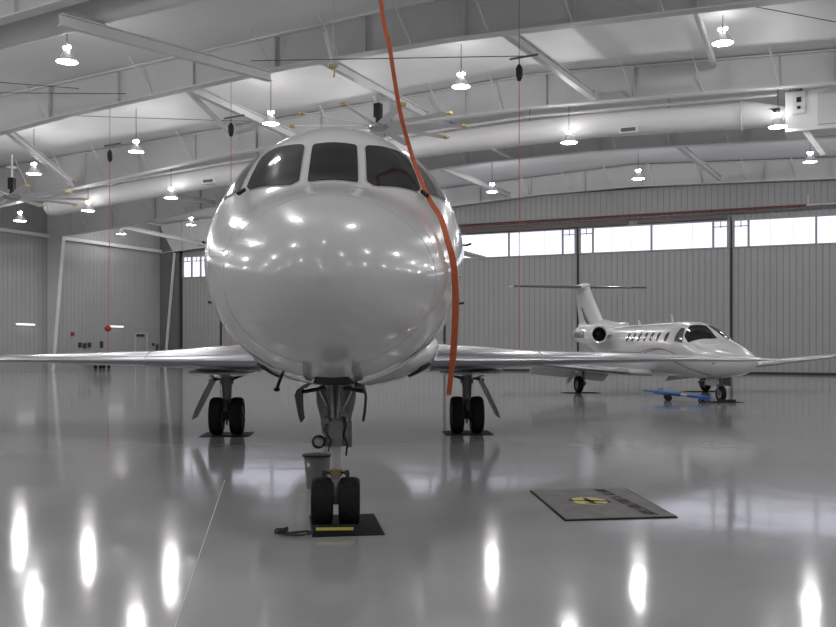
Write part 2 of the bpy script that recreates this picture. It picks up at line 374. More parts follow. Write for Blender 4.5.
MB().rod((-.7,0,1.35),(-.7,0,2.35),.02,n=6).rod((.7,0,1.35),(.7,0,2.3),.02,n=6).build('hanger_rod', M['wire'], h)

# ------------------------------------------------------------------ lamps
def make_lamp():
    r = thing('high_bay_lamp', 'lamp', 'lamp', (0,0,0), 0, 'high bay lamps under the roof')
    s = MB().lathe([(.29,0),(.27,.03),(.13,.26),(.09,.30),(0,.30)], n=20); s.build('shade', M['shade'], r, smooth=True)
    MB().lathe([(0,0.008),(.275,0.008),(.275,.0)], n=16).build('diffuser', M['lamp'], r)
    b = MB()
    for dx in (-.075,.075): bmesh.ops.create_icosphere(b.bm, subdivisions=1, radius=.062, matrix=Matrix.Translation((dx,0,.40)))
    b.build('lamp_top', M['top_glare'], r)
    MB().rod((0,0,.3),(0,0,.52),.045,n=10).build('ballast', M['shade'], r, smooth=True)
    MB().rod((0,0,.5),(0,0,1.6),.012,n=6).build('stem', M['wire'], r)
    li = bpy.data.lights.new('bulb_glow','POINT'); li.energy = 290; li.shadow_soft_size = .13; li.color = (1,.98,.995)
    li.use_nodes = True; nt = li.node_tree; em = nt.nodes['Emission']; fo = nt.nodes.new('ShaderNodeLightFalloff')
    fo.inputs['Strength'].default_value = 1; fo.inputs['Smooth'].default_value = 14; nt.links.new(fo.outputs['Quadratic'], em.inputs['Strength'])
    lo = bpy.data.objects.new('bulb_glow', li); COL.objects.link(lo); lo.parent = r; lo.location = (0,0,.5)
    return r
LAMPS = [(-.71,43,9.53,'high bay lamp at the far right, lowest near the heater'),
 (-8.16,43,9.35,'high bay lamp hanging above the small jet cabin near the door wall'),
 (-15.47,43,9.24,'far high bay lamp just right of the big jet cockpit windows'),
 (-34.38,43,8.6,'far high bay lamp touching the left edge of the big jet nose'),
 (-39.75,43,8.33,'lowest far high bay lamp near the left corner column'),
 (-1.46,31.1,8.54,'high bay lamp in front of the box heater at right'),
 (-8.31,31.1,8.66,'high bay lamp in the middle right, above the small jet tail'),
 (-25.94,31.1,7.89,'high bay lamp between the two hanging red cords at left'),
 (-30.69,31.1,7.62,'high bay lamp left of the left hanging cord, at the duct end'),
 (-34.96,31.1,7.4,'high bay lamp low at the left edge beneath the small fan'),
 (-2.68,26.5,10.0,'large high bay lamp at the top right'),
 (-10.57,26.5,9.71,'large high bay lamp to the right of the orange strap'),
 (-17.72,26.5,9.26,'high bay lamp just above the left of the cockpit roof'),
 (-23.76,26.5,8.81,'high bay lamp beside the reel of the left hanging cord'),
 (-29.02,26.5,8.39,'high bay lamp near the left edge above the small ceiling fan'),
 (-19.02,18.5,9.32,'nearest large high bay lamp in the upper left'),
 (-22.9,43,9.1,'high bay lamp hidden behind the big jet'),(-29,43,8.9,'high bay lamp hidden behind the left of the big jet'),
 (-16.5,31.1,8.5,'high bay lamp hidden behind the cockpit roof')]
for x in (-34,-27,4,12): LAMPS.append((x,18.5,min(9.3,bot_z(x)-.1),None))
for x in (-33,-25,-17.5,-10,-2.5,5,13):
    LAMPS.append((x,10.5,min(9.3,bot_z(x)-.1),None)); LAMPS.append((x,2.5,min(9.3,bot_z(x)-.1),None)); LAMPS.append((x,-6,min(9.3,bot_z(x)-.1),None))
for x in (6,13): LAMPS += [(x,26.5,9.2,None),(x,34.7,9.2,None),(x,43,9.2,None)]
L0 = make_lamp()
for i, (x,y,z,lab) in enumerate(LAMPS):
    o = L0 if i == 0 else copy_tree(L0)
    o.location = (x,y,z); o['label'] = lab or 'high bay lamp outside the view, overhead or behind the viewer'
    st = [c for c in o.children if c.name.startswith('stem')][0]
    st.scale = (1,1,1); hgt = ceil_z(x)-z
    st.location = (0,0,.5-.5*(hgt-.5)/1.1); st.scale.z = (hgt-.5)/1.1
# wall lamps
for y, lab in ((37.1,'long fluorescent lamp on the left wall near the left edge'),(44.2,'long fluorescent lamp on the left wall beside the red ball')):
    o = thing('wall_lamp', lab, 'lamp', (XL+.02,y,2.64), 0, 'fluorescent wall lamps')
    MB().box((.05,0,.03),(.1,1.35,.1)).build('housing', M['steel'], o)
    MB().rod((.13,-.62,0),(.13,.62,0),.035,n=10).build('tube', M['tube'], o)

# ------------------------------------------------------------------ ceiling fans
def make_fan():
    r = thing('ceiling_fan', 'fan', 'fan', (0,0,0), 0, 'large ceiling fans')
    MB().lathe([(0,-.14),(.28,-.14),(.34,-.08),(.34,.02),(.2,.06),(0,.06)], n=20).build('hub', M['chrome_dull'], r, smooth=True)
    MB().rod((0,0,.06),(0,0,.3),.09,n=14).box((0,0,.52),(.24,.24,.48)).build('motor', M['black'], r)
    MB().rod((0,0,.76),(0,0,1.25),.05,n=10).box((0,0,1.22),(.3,.3,.06)).build('mount', M['steel_web'], r)
    for k in range(10):
        a = 2*math.pi*k/10+.42; c, s = math.cos(a), math.sin(a); m = Matrix.Rotation(a,3,'Z')
        b_ = MB(); rings = []
        for rr in (.3,1.2,2.1,2.9):
            w = .26
            pts = [(-.5,.0),(-.3,.022),(0,.03),(.35,.018),(.5,-.012),(.3,-.008),(0,-.004),(-.3,.0)]
            rings.append([m @ Vector((rr, p_[0]*w, p_[1]+.0-p_[0]*.05)) for p_ in pts])
        b_.loft(rings); bl = b_.build('blade', M['duct'], r, smooth=True)
        MB().box(m @ Vector((2.96,0,0)),(.16,.2,.08), m).build('blade_tip', M['fan_tip'], bl)
    return r
M['fan_tip'] = new_mat('yellow_blade_tip', (.50,.38,.14), .6)
F0 = make_fan(); F0.location = (-14.1,27.64,9.08); F0['label'] = 'large white ten blade ceiling fan above the big jet cockpit'
F1 = copy_tree(F0); F1.location = (-31.5,27.6,7.84); F1.rotation_euler.z = .3; F1['label'] = 'white ceiling fan cut by the left edge of the view'
MB().rod((0,0,1.2),(0,0,1.75),.04,n=8).build('extension_rod', M['steel_web'], F1)

# ------------------------------------------------------------------ hanging cords
def cord(name, lab, x, y, ztop, zbot, reel_z, dx=0., dy=0.):
    o = thing(name, lab, 'cord reel', (x,y,ztop), 0, 'hanging cords on roof reels')
    MB().lathe([(0,-.26),(.05,-.25),(.09,-.12),(.09,.06),(.04,.16),(0,.17)], n=14).build('reel', M['black'], o, smooth=True)
    MB().rod((0,0,.15),(0,0,.32),.015,n=6).bar((-.25,0,.33),(.5,0,.36),.05,.04).build('trolley', M['wire'], o)
    MB().tube([(0,0,-.24),(dx*.3,dy*.3,(-ztop+zbot)*.4),(dx,dy,zbot-ztop)], .011, 6).build('cord', M['red_cord'], o)
    MB().rod((0,0,.34),(0,0,ceil_z(x)-ztop),.008,n=5).build('hanger', M['wire'], o)
    return o
c = cord('cord_reel', 'thin red cord with a red ball hanging from a roof reel at left', -23.23,24.58,8.30,1.1,0,-.08,0)
bb = MB(); bmesh.ops.create_uvsphere(bb.bm, u_segments=16, v_segments=10, radius=.12, matrix=Matrix.Translation((-.07,-.02,2.12-8.30))); bb.build('safety_ball', M['red'], c, smooth=True)
cord('cord_reel', 'thin red cord hanging from a reel just left of the big jet cockpit', -16.9,23.07,8.28,1.2,0)
cord('cord_reel', 'thin orange cord hanging from a black reel left of the small jet tail', -7.18,22.0,8.55,1.2,0)
# hoist trolley near the orange strap
o = thing('cable_trolley', 'small rusty trolley hook hanging beneath the near girder by the orange strap', 'hook', (-11.4,19.85,8.62))
MB().box((0,0,.0),(.22,.08,.1)).rod((.06,0,-.02),(.02,0,-.3),.02,n=6).build('hook', M['dull_yellow'], o)
MB().rod((-.05,0,.05),(-.45,.3,1.0),.02,n=6).rod((-.02,0,.05),(-.38,.3,1.0),.02,n=6).rod((0,0,.05),(0,0,2.2),.008,n=5).build('hanger', M['steel'], o)

# orange strap hanging from the roof over the nose of the big jet
pts = [(-4.4,6.9,10.85),(-4.05,6.9,8.6),(-3.75,6.86,6.6),(-3.46, 6.83, 4.52),(-3.37, 6.81, 4.12),(-3.29, 6.85, 3.57),(-3.21, 6.89, 3.23),(-3.08, 6.78, 2.99),(-2.89, 6.57, 2.74),(-2.75, 6.46, 2.58),(-2.61, 6.26, 2.38),(-2.54, 6.21, 2.2),(-2.53, 6.23, 1.92),(-2.55, 6.24, 1.55),(-2.59, 6.24, 1.21)]
P = []
for i in range(len(pts)-1):
    p0, p1, p2, p3 = [Vector(pts[min(max(i+k,0),len(pts)-1)]) for k in (-1,0,1,2)]
    for u in range(5):
        u /= 5; P.append(.5*((2*p1)+(-p0+p2)*u+(2*p0-5*p1+4*p2-p3)*u*u+(-p0+3*p1-3*p2+p3)*u**3))
P.append(Vector(pts[-1]))
s = MB(); rings = []
for i, p_ in enumerate(P):
    d_ = (P[min(i+1,len(P)-1)]-P[max(i-1,0)]).normalized(); fr_ = i/len(P)
    tw = R(24)+.25*math.sin(fr_*9)
    x = Vector((math.cos(tw),math.sin(tw),0)); x = (x-d_*x.dot(d_)).normalized(); y = d_.cross(x)
    w = .0175+.008*max(0,min(1,(fr_-.5)*3)); w *= 1 if i < len(P)-4 else .75
    rings.append([p_+x*w+y*.003,p_-x*w+y*.003,p_-x*w-y*.003,p_+x*w-y*.003])
s.loft(rings)
tag(s.build('hanging_strap', M['orange']), 'long orange webbing strap hanging from the roof past the jet nose', 'strap')

# ------------------------------------------------------------------ fuselage surfaces
FAL=[(-2.45,2.02,1.98,0.02,2.0),(-2.38,2.20,1.83,.20,2.0),(-2.2,2.36,1.68,.41,2.0),(-1.9,2.50,1.54,.62,2.02),(-1.5,2.65,1.42,.82,2.06),(-1.1,2.77,1.33,.97,2.12),(-.9,2.84,1.30,1.03,2.16),(-.6,3.04,1.27,1.10,2.22),(-.3,3.25,1.25,1.16,2.28),(0,3.42,1.23,1.205,2.34),(.4,3.57,1.21,1.24,2.40),(.9,3.67,1.20,1.25,2.44),(1.6,3.70,1.20,1.25,2.45),(3,3.70,1.20,1.25,2.45),(6,3.70,1.20,1.25,2.45),(9,3.70,1.22,1.25,2.45),(11,3.68,1.5,1.15,2.6),(13,3.62,1.95,.92,2.8),(15,3.5,2.45,.6,3.0),(16.6,3.35,2.85,.3,3.1)]
CJ=[(-1.65,1.12,1.08,.02,1.1),(-1.58,1.22,.98,.12,1.1),(-1.4,1.32,.88,.24,1.1),(-1.0,1.47,.76,.40,1.1),(-.5,1.61,.68,.55,1.15),(0,1.74,.63,.66,1.2),(.4,1.93,.61,.71,1.3),(.8,2.09,.60,.75,1.36),(1.2,2.18,.60,.78,1.40),(2,2.22,.60,.8,1.41),(5.5,2.2,.62,.8,1.41),(7,2.18,.85,.7,1.5),(9,2.12,1.3,.42,1.7),(11,2.02,1.75,.1,1.88)]
def interp(T,s):
    n=len(T)
    if s<=T[0][0]: return T[0][1:]
    if s>=T[-1][0]: return T[-1][1:]
    i=max(k for k in range(n-1) if T[k][0]<=s)
    a,b=T[i],T[i+1]; h=b[0]-a[0]; u=(s-a[0])/h; out=[]
    for k in range(1,len(a)):
        d=(b[k]-a[k])/h
        if i>0:
            d0=(a[k]-T[i-1][k])/(a[0]-T[i-1][0]); m0=0 if d0*d<=0 else 2*d0*d/(d0+d)
        else: m0=d
        if i<n-2:
            d1=(T[i+2][k]-b[k])/(T[i+2][0]-b[0]); m1=0 if d1*d<=0 else 2*d1*d/(d1+d)
        else: m1=d
        out.append((2*u**3-3*u*u+1)*a[k]+(u**3-2*u*u+u)*h*m0+(-2*u**3+3*u*u)*b[k]+(u**3-u*u)*h*m1)
    return out
def surf(T,s,th,off=0.):
    zt,zb,w,zc=interp(T,s); e=2.0
    if T is FAL:
        w*=.93
        if math.sin(th)>0: e=1.86
    c,si=math.cos(th),math.sin(th)
    x=w*math.copysign(abs(c)**(2/e),c); hh=(zt-zc) if si>0 else (zc-zb)
    p=Vector((x,s,zc+hh*math.copysign(abs(si)**(2/e),si)))
    if off:
        q1=surf(T,s+.01,th); q2=surf(T,s,th+.01); n_=(q2-p).cross(q1-p)
        n_.normalize()
        if n_.dot(Vector((p.x,0,p.z-zc)))<0: n_=-n_
        p=p+n_*off
    return p
def body(T, name, m, parent, s0, s1, ns, na=64):
    rings=[]
    for i in range(ns+1):
        u=i/ns; s=s0+(s1-s0)*(u**1.7)
        rings.append([surf(T,s,2*math.pi*k/na+1e-4) for k in range(na)])
    return MB().loft(rings).build(name, m, parent, smooth=True)
def patch(T, poly, off, name, m, parent, grow=1., n_edge=8, rings=7, thick=.004, rnd=.16):
    """curved panel lying on the body: poly of (station, angle in degrees from the top, + to the right)"""
    pts=[]; n=len(poly)
    for i in range(n):
        a,b_,c_=poly[i-1],poly[i],poly[(i+1)%n]
        A=(b_[0]+(a[0]-b_[0])*rnd,b_[1]+(a[1]-b_[1])*rnd); C=(b_[0]+(c_[0]-b_[0])*rnd,b_[1]+(c_[1]-b_[1])*rnd)
        for k in range(5):
            t_=k/4; pts.append(((1-t_)**2*A[0]+2*t_*(1-t_)*b_[0]+t_*t_*C[0],(1-t_)**2*A[1]+2*t_*(1-t_)*b_[1]+t_*t_*C[1]))
        D=(c_[0]+(b_[0]-c_[0])*rnd,c_[1]+(b_[1]-c_[1])*rnd)
        for k in range(1,n_edge): pts.append((C[0]+(D[0]-C[0])*k/n_edge,C[1]+(D[1]-C[1])*k/n_edge))
    cs=sum(p_[0] for p_ in pts)/len(pts); ca=sum(p_[1] for p_ in pts)/len(pts)
    mb=MB(); bm=mb.bm
    def P_(r,p_): 
        return surf(T,cs+(p_[0]-cs)*r,R(90-(ca+(p_[1]-ca)*r)),off)
    cen=bm.verts.new(P_(0,pts[0])); prev=None
    for r_ in range(1,rings+1):
        cur=[bm.verts.new(P_(r_/rings*grow,p_)) for p_ in pts]; N=len(cur)
        for k in range(N):
            if prev is None: bm.faces.new((cen,cur[k],cur[(k+1)%N]))
            else: bm.faces.new((prev[k],cur[k],cur[(k+1)%N],prev[(k+1)%N]))
        prev=cur
    base=[bm.verts.new(P_(grow,p_)-(P_(grow,p_)-surf(T,cs+(p_[0]-cs)*grow,R(90-(ca+(p_[1]-ca)*grow))))*1.5) for p_ in pts]
    for k in range(len(pts)): bm.faces.new((prev[k],base[k],base[(k+1)%len(pts)],prev[(k+1)%len(pts)]))
    return mb.build(name,m,parent,smooth=True)
def mirror(poly): return [(s,-a) for s,a in poly]
def airfoil(t):
    up=[0,.01,.03,.07,.14,.25,.4,.55,.7,.85,1.0]
    yt=lambda x: 5*t*(.2969*math.sqrt(x)-.126*x-.3516*x*x+.2843*x**3-.1015*x**4)
    U=[(x,yt(x)+.006*math.sin(math.pi*x)) for x in up]; D=[(x,-yt(x)*.85+.004*math.sin(math.pi*x)) for x in up[1:-1]]
    return U+D[::-1]
def wing(sections, name, m, parent, x0=0., x1=1., grow=0., vertical=False):
    """sections: (lateral, leading-edge station, chord, z, thickness ratio); keeps the profile between x0 and x1"""
    rings=[]
    for y,s,c,z,t in sections:
        pr=airfoil(t)
        if x1<1:
            U=[p_ for p_ in pr[:11] if p_[0]<=x1]; D=[p_ for p_ in pr[11:] if p_[0]<=x1]; pr=U+D
        pts=[]
        for fx,fz in pr:
            g=grow*(1 if fz>0 else -1)*(1 if fx>0 else 0)
            a=s+fx*c-(grow if x1<1 else 0); zz=fz*c+g
            pts.append((zz,a,z) if False else ((y,a,z+zz) if not vertical else (zz,a,y)))
        rings.append(pts)
    return MB().loft(rings).build(name,m,parent,smooth=True)

# ------------------------------------------------------------------ the big jet
J = thing('business_jet', 'large white three-engine business jet seen nose-on in the foreground', 'airplane', (-3.894,6.826,0), R(28.19))
fus = body(FAL,'fuselage',M['paint'],J,-2.45,16.6,110,96)
W = {'c':[(-.275,-11),(-.275,11),(-.89,13),(-.89,-13)],
     'f':[(-.24,14.8),(.02,32.7),(-.03,35.2),(-.52,43.6),(-.61,42.2),(-.872,20.8),(-.82,17)],
     's':[(.17,37.2),(.40,42.5),(.42,46),(-.17,59.6),(-.49,48.2)]}
for k,po in (('c',W['c']),('f',W['f']),('f',mirror(W['f'])),('s',W['s']),('s',mirror(W['s']))):
    w_ = patch(FAL,po,.012,'windshield' if k != 's' else 'side_window',M['glass'] if k != 's' else M['glass_side'],J,rnd=.10 if k != 'c' else .08)
    if k != 'x':
        patch(FAL,po,.006,'window_seal',M['seal'],w_,grow=1.035,rnd=.10)
# black hinge tabs of the wipers
for a in (44,-44):
    p0 = surf(FAL,-.60,R(90-a),.03); p1 = surf(FAL,-.66,R(90-a*1.06),.05)
    MB().bar(p0,p1,.022,.028).rod(p1,p1+Vector((0,-.03,0)),.013,n=8).build('wiper_tab',M['black'],J)
# cheek seams on the nose hood
def seam(T, path, r, name, m, parent, off=.001):
    return MB().tube([surf(T,s,R(90-a),off) for s,a in path], r, 5).build(name,m,parent)
for sg in (1,-1):
    seam(FAL,[(-.95-.02*k, sg*(2+k*2.2)) for k in range(1,8)]+[(-1.12-.035*k, sg*(20+k*6)) for k in range(10)],.0018,'hood_seam',M['seal'],J)
seam(FAL,[(-1.55,a) for a in range(-179,180,8)],.0015,'radome_seam',M['seal'],J)
# probes
for sg in (1,-1):
    for s_,a_,L_ in ((.55,112,.09),(.9,84,.12)):
        p0 = surf(FAL,s_,R(90-sg*a_)); n_ = Vector((sg,0,0))
        MB().tube([p0,p0+n_*L_*.8,p0+n_*L_+Vector((0,-.12,0))],.011,6).build('probe',M['black'],J)
p0 = surf(FAL,-.2,R(90+156)); MB().rod(p0,p0+Vector((-.045,-.02,-.13)),.014,n=8).lathe([(0,-.02),(.026,-.01),(.026,.015),(0,.02)],tuple(p0+Vector((-.045,-.02,-.135))),n=10).build('drain_mast',M['black'],J)
# belly fairing
FAI=[(3.4,1.3,1.25,.55,1.3),(3.7,1.6,1.10,1.0,1.4),(4.2,1.8,1.0,1.22,1.5),(5,1.95,.96,1.34,1.55),(7,2.0,.95,1.36,1.55),(10,1.95,.97,1.34,1.55),(12,1.9,1.15,1.2,1.6),(14,2.2,1.9,.5,2.1)]
MB().loft([[surf(FAI,3.4+10.6*i/40,2*math.pi*k/40+.001) for k in range(40)] for i in range(41)]).build('belly_fairing',M['paint'],J,smooth=True)
for sg in (1,-1):
    ai = patch(FAI,[(3.85,sg*112),(4.1,sg*108),(4.6,sg*116),(4.5,sg*134),(4.05,sg*136)],.014,'air_intake',M['bay'],J,rnd=.3)
# wings
WS=[(.9,5.35,4.7,1.33,.115),(1.3,5.6,4.35,1.33,.115),(3.2,6.75,3.2,1.31,.088),(6.0,8.35,2.15,1.30,.062),(8.3,9.75,1.35,1.25,.062),(8.85,10.15,1.05,1.235,.06),(9.0,10.4,.7,1.23,.05)]
for sg in (1,-1):
    S_=[(sg*a,b_,c_,d_,e_) for a,b_,c_,d_,e_ in WS]
    wg = wing(S_,'wing',M['paint'],J)
    wing([x for x in S_[1:3]],'leading_edge_slat',M['chrome'],wg,x1=.14,grow=.008)
    wing([(sg*3.24,*[S_[2][k]+(S_[3][k]-S_[2][k])*.0143 for k in range(1,5)]),S_[3],S_[4]],'leading_edge_slat',M['chrome'],wg,x1=.14,grow=.008)
    # main gear bay fairing and gear
    MB().loft([[Vector((sg*2.13+ (.62*math.cos(t_))*w_, 8.0+dy, 1.10+.09*math.sin(t_)*w_)) for t_ in [2*math.pi*k/16 for k in range(16)]] for dy,w_ in ((-1.3,.15),(-.8,.8),(0,1.),(1.0,.8),(1.7,.15))]).build('gear_fairing',M['paint'],wg,smooth=True)
# tail group and engines
wing([(3.3,12.3,4.2,0,.10),(4.6,13.6,3.2,0,.10),(7.3,16.2,1.7,0,.09)],'tail_fin',M['paint'],J,vertical=True)
for sg in (1,-1):
    wing([(sg*.05,14.9,1.9,4.66,.09),(sg*3.75,17.2,.9,4.0,.08)],'tailplane',M['paint'],J)
    MB().lathe([(.0,.5),(.30,.45),(.40,0),(.47,.05),(.5,.5),(.5,2.0),(.36,3.1),(.30,3.0),(0,2.8)],(sg*1.42,9.6,3.15),'Y',28).build('engine_nacelle',M['paint'],J,smooth=True)
MB().lathe([(0,.4),(.26,.4),(.34,0),(.4,.1),(.46,.6),(.5,1.5),(.5,4),(.3,6.2),(0,6.1)],(0,10.8,3.95),'Y',28).build('center_engine',M['paint'],J,smooth=True)

# tires: profile of a rounded tire turned about X
def tire_mb(w, r, x, s, z):
    h=w/2; return MB().lathe([(r*.55,-h*.85),(r*.72,-h),(r*.9,-h*.93),(r*.97,-h*.7),(r,-h*.3),(r*.99,-h*.14),(r,0),(r*.99,h*.14),(r,h*.3),(r*.97,h*.7),(r*.9,h*.93),(r*.72,h),(r*.55,h*.85)],(x,s,z),'X',40)
def hub_mb(w, r, x, s, z):
    h=w/2; return MB().lathe([(0,-h*.55),(r*.2,-h*.6),(r*.25,-h*.4),(r*.5,-h*.5),(r*.56,-h*.86),(r*.56,h*.86),(r*.5,h*.5),(r*.25,h*.4),(r*.2,h*.6),(0,h*.55)],(x,s,z),'X',28)
# nose gear
M['piston'] = new_mat('pale_piston_metal', (.62,.62,.60), .25, .4)
NG = bpy.data.objects.new('nose_gear', None); COL.objects.link(NG); NG.parent = J
zg = .216
for sg in (1,-1):
    tire_mb(.185,.212,sg*.118,0,zg).build('tire',M['tire'],NG,smooth=True)
    hub_mb(.185,.212,sg*.118,0,zg).build('hub',M['hub'],NG,smooth=True)
MB().rod((-.2,0,zg),(.2,0,zg),.028,n=12).build('axle',M['gear'],NG)
MB().rod((0,0,.46),(0,0,.78),.045,n=18).build('piston',M['piston'],NG,smooth=True)
MB().plate([(-.03,0,.2),(.03,0,.2),(.04,0,.46),(-.04,0,.46)],(0,.1,0)).box((0,-.05,.3),(.035,.03,.2)).build('fork',M['gear'],NG,bevel=.006)
MB().rod((0,-.02,.44),(0,-.02,.50),.055,n=14).build('torque_collar',M['dull_yellow'],NG,smooth=True)
MB().bar((-.11,-.03,.47),(.11,-.03,.47),.04,.02).box((-.1,-.03,.45),(.03,.05,.08)).box((.1,-.03,.45),(.03,.05,.08)).rod((-.1,-.06,.46),(-.1,.0,.46),.022,n=10).rod((.1,-.06,.46),(.1,.0,.46),.022,n=10).build('steering_bracket',M['gear_dark'],NG)
MB().rod((0,0,.72),(0,0,1.3),.075,.085,n=20).rod((0,0,.70),(0,0,.76),.095,n=20).rod((0,0,.90),(0,0,.95),.092,n=20).box((0,-.07,.84),(.12,.06,.16)).rod((-.1,-.03,.86),(.1,-.03,.86),.045,n=12).build('shock_strut',M['gear'],NG,smooth=True)
MB().rod((-.075,-.05,.70),(-.075,-.05,.95),.028,n=10).rod((.085,-.05,.72),(.085,-.05,.98),.024,n=10).box((.115,-.02,.80),(.05,.09,.22)).box((-.09,-.04,1.0),(.05,.07,.07)).rod((-.12,-.06,.92),(-.05,-.08,.92),.03,n=10).rod((.04,-.1,.98),(.12,-.1,.98),.022,n=10).build('steering_actuator',M['gear'],NG,smooth=True)
MB().tube([(.06,-.09,.98),(.09,-.11,.9),(.07,-.1,.8),(.1,-.08,.72),(.09,-.06,.62)],.009,6).build('hydraulic_hose',M['black'],NG)
MB().tube([(-.05,-.08,.95),(-.1,-.1,.85),(-.04,-.11,.76),(-.06,-.08,.66)],.008,6).build('hydraulic_hose',M['gear_dark'],NG)
tl = MB().lathe([(0,.09),(.03,.09),(.055,.03),(.06,-.02),(.052,-.03),(.05,-.01)],(-.145,-.08,.745),'Y',20).build('taxi_light',M['gear_dark'],NG,smooth=True)
MB().lathe([(0,-.028),(.03,-.022),(.05,-.012),(0,-.008)],(-.145,-.08,.745),'Y',20).build('lens',M['chrome'],tl,smooth=True)
MB().rod((-.13,-.04,.745),(-.05,-.02,.76),.018,n=8).build('light_bracket',M['gear'],NG)
for sg in (1,-1):
    MB().plate([(sg*.175,.04,1.20),(sg*.10,.04,1.24),(sg*.02,.02,.98),(sg*.04,.02,.92),(sg*.075,.03,.78),(sg*.12,.03,.80),(sg*.13,.03,.92),(sg*.17,.04,1.08)],(0,.03,0)).build('side_brace',M['gear'],NG,bevel=.006)
    MB().rod((sg*.15,-.05,1.215),(sg*.03,-.04,.96),.014,n=8).build('drag_strut',M['chrome_dull'],NG)
    MB().rod((0+sg*.022,-.09,.95),(sg*.03,-.09,1.28),.016,n=8).build('retraction_rod',M['chrome'],NG)
    # bay door: hangs down from the bay edge, curved
    D_ = [(.19,1.262),(.25,1.245),(.27,1.20),(.268,1.12),(.262,1.04),(.25,.975)]
    if sg > 0: D_ = [(x_-.015,z_) for x_,z_ in D_]
    ring=[]; 
    dm = MB()
    for (x_,z_),(lo,hi) in zip(D_,((-1.15,-.35),(-1.15,-.3),(-1.12,-.3),(-.95,-.33),(-.85,-.38),(-.78,-.42))):
        ring.append([Vector((sg*(x_-.008),lo,z_)),Vector((sg*(x_+.008),lo,z_)),Vector((sg*(x_+.008),hi,z_)),Vector((sg*(x_-.008),hi,z_))])
    dm.loft(ring).build('bay_door',M['gear_dark'],NG,smooth=False)
    MB().rod((sg*.25,-.6,1.2),(sg*.08,-.5,1.225),.016,n=8).build('door_link',M['gear_dark'],NG)
bay = patch(FAL,[(-1.12,-172),(-.05,-170),(-.05,-190),(-1.12,-188)],.006,'wheel_bay',M['bay'],J,rnd=.05)
# main gears
for sg in (1,-1):
    G = bpy.data.objects.new('main_gear', None); COL.objects.link(G); G.parent = J
    X, Sg = sg*2.10, 8.0; r = .325
    for k in (1,-1):
        tire_mb(.22,r,X+k*.175,Sg,r).build('tire',M['tire'],G,smooth=True)
        hub_mb(.22,r,X+k*.175,Sg,r).build('hub',M['hub'],G,smooth=True)
    MB().rod((X-.3,Sg,r),(X+.3,Sg,r),.035,n=12).build('axle',M['gear'],G)
    MB().rod((X,Sg,.24),(X,Sg,.62),.05,n=14).rod((X,Sg,.17),(X,Sg,.25),.022,n=10).build('piston',M['chrome_dull'],G,smooth=True)
    MB().rod((X,Sg,.60),(X,Sg,1.18),.075,.1,n=18).rod((X,Sg,.88),(X,Sg,.96),.115,n=18).build('shock_strut',M['gear'],G,smooth=True)
    MB().rod((X-sg*.02,Sg-.05,.93),(X-sg*.36,Sg-.1,1.07),.025,n=8).rod((X,Sg-.05,1.0),(X-sg*.3,Sg-.1,1.05),.02,n=8).build('side_brace',M['gear_dark'],G)
    MB().bar((X,Sg-.1,.60),(X,Sg-.16,.42),.07,.03).bar((X,Sg-.16,.42),(X,Sg-.06,.27),.06,.03).build('torque_link',M['gear_dark'],G)
    MB().rod((X+sg*.1,Sg-.05,.97),(X+sg*.3,Sg-.05,.94),.02,n=8).build('door_link',M['gear_dark'],G)
    MB().loft([[Vector((sg*x_-.012,Sg-hw,z_)),Vector((sg*x_+.012,Sg-hw,z_)),Vector((sg*x_+.012,Sg+hw,z_)),Vector((sg*x_-.012,Sg+hw,z_))] for x_,z_,hw in ((2.27,1.06,.3),(2.40,.82,.34),(2.56,.50,.33),(2.66,.28,.22))]).build('gear_door',M['gear'],G)
# mats and chock
for (x_,y_,rz,w_,d_,lab) in ((-9.55,12.93,28,.84,.78,'black rubber mat under the left twin wheels of the big jet'),(-5.83,14.92,28,.84,.78,'black rubber mat under the right twin wheels of the big jet'),(-3.86,6.93,33,.60,.92,'black rubber mat under the nose wheels of the big jet')):
    MB_ = MB().box((0,0,.004),(w_,d_,.008)).build('floor_mat',M['mat_black'],bevel=.002); MB_.location=(x_,y_,0); MB_.rotation_euler.z=R(rz)
    tag(MB_,lab,'mat','black drip mats under the wheels')
J.location.z = .008
ck = thing('wheel_chock','black wheel chock with a yellow edge in front of the nose wheels','chock',(-3.894+.4724*.31,6.826-.8814*.31,.008),R(28.19))
MB().plate([(0,-.055,0),(0,.075,0),(0,.02,.075),(0,-.03,.075)],(.34,0,0)).build('block',M['black'],ck,bevel=.005)
MB().box((0.0,-.052,.05),(.31,.012,.025), Matrix.Rotation(R(-20),3,'X')).build('yellow_edge',M['yellow'],ck)
random.seed(3)
rp = [(-.17,-.01,.03),(-.2,.0,.02),(-.24,.04,.014),(-.30,.03,.012),(-.36,-.01,.013),(-.42,-.03,.02),(-.45,.0,.03)]
for k in range(26): rp.append((-.45+random.uniform(-.05,.06),random.uniform(-.07,.05),.012+random.uniform(0,.035)))
rp += [(-.38,-.07,.012),(-.32,-.09,.012),(-.26,-.08,.012),(-.21,-.06,.014),(-.17,-.03,.03)]
MB().tube(rp,.0105,6).build('rope',M['rope'],ck,smooth=True)
# bucket
bk = thing('bucket','grey plastic bucket with dark rim behind the nose wheel','bucket',(-5.13,8.58,0))
MB().lathe([(0,.0),(.115,.0),(.145,.34),(.16,.345),(.16,.365),(.15,.372),(.135,.36),(.108,.012),(0,.012)],n=32).build('pail',M['bucket'],bk,smooth=True)
MB().lathe([(.156,.352),(.166,.355),(.166,.370),(.152,.374)],n=32).build('rim',M['black'],bk,smooth=True)
MB().box((0,0,0),(.035,.002,.045)).build('sticker',M['label_white'],bk,loc=(-.03,-.137,.27))
bk.children[-1].rotation_euler = (R(-5),0,R(-8))

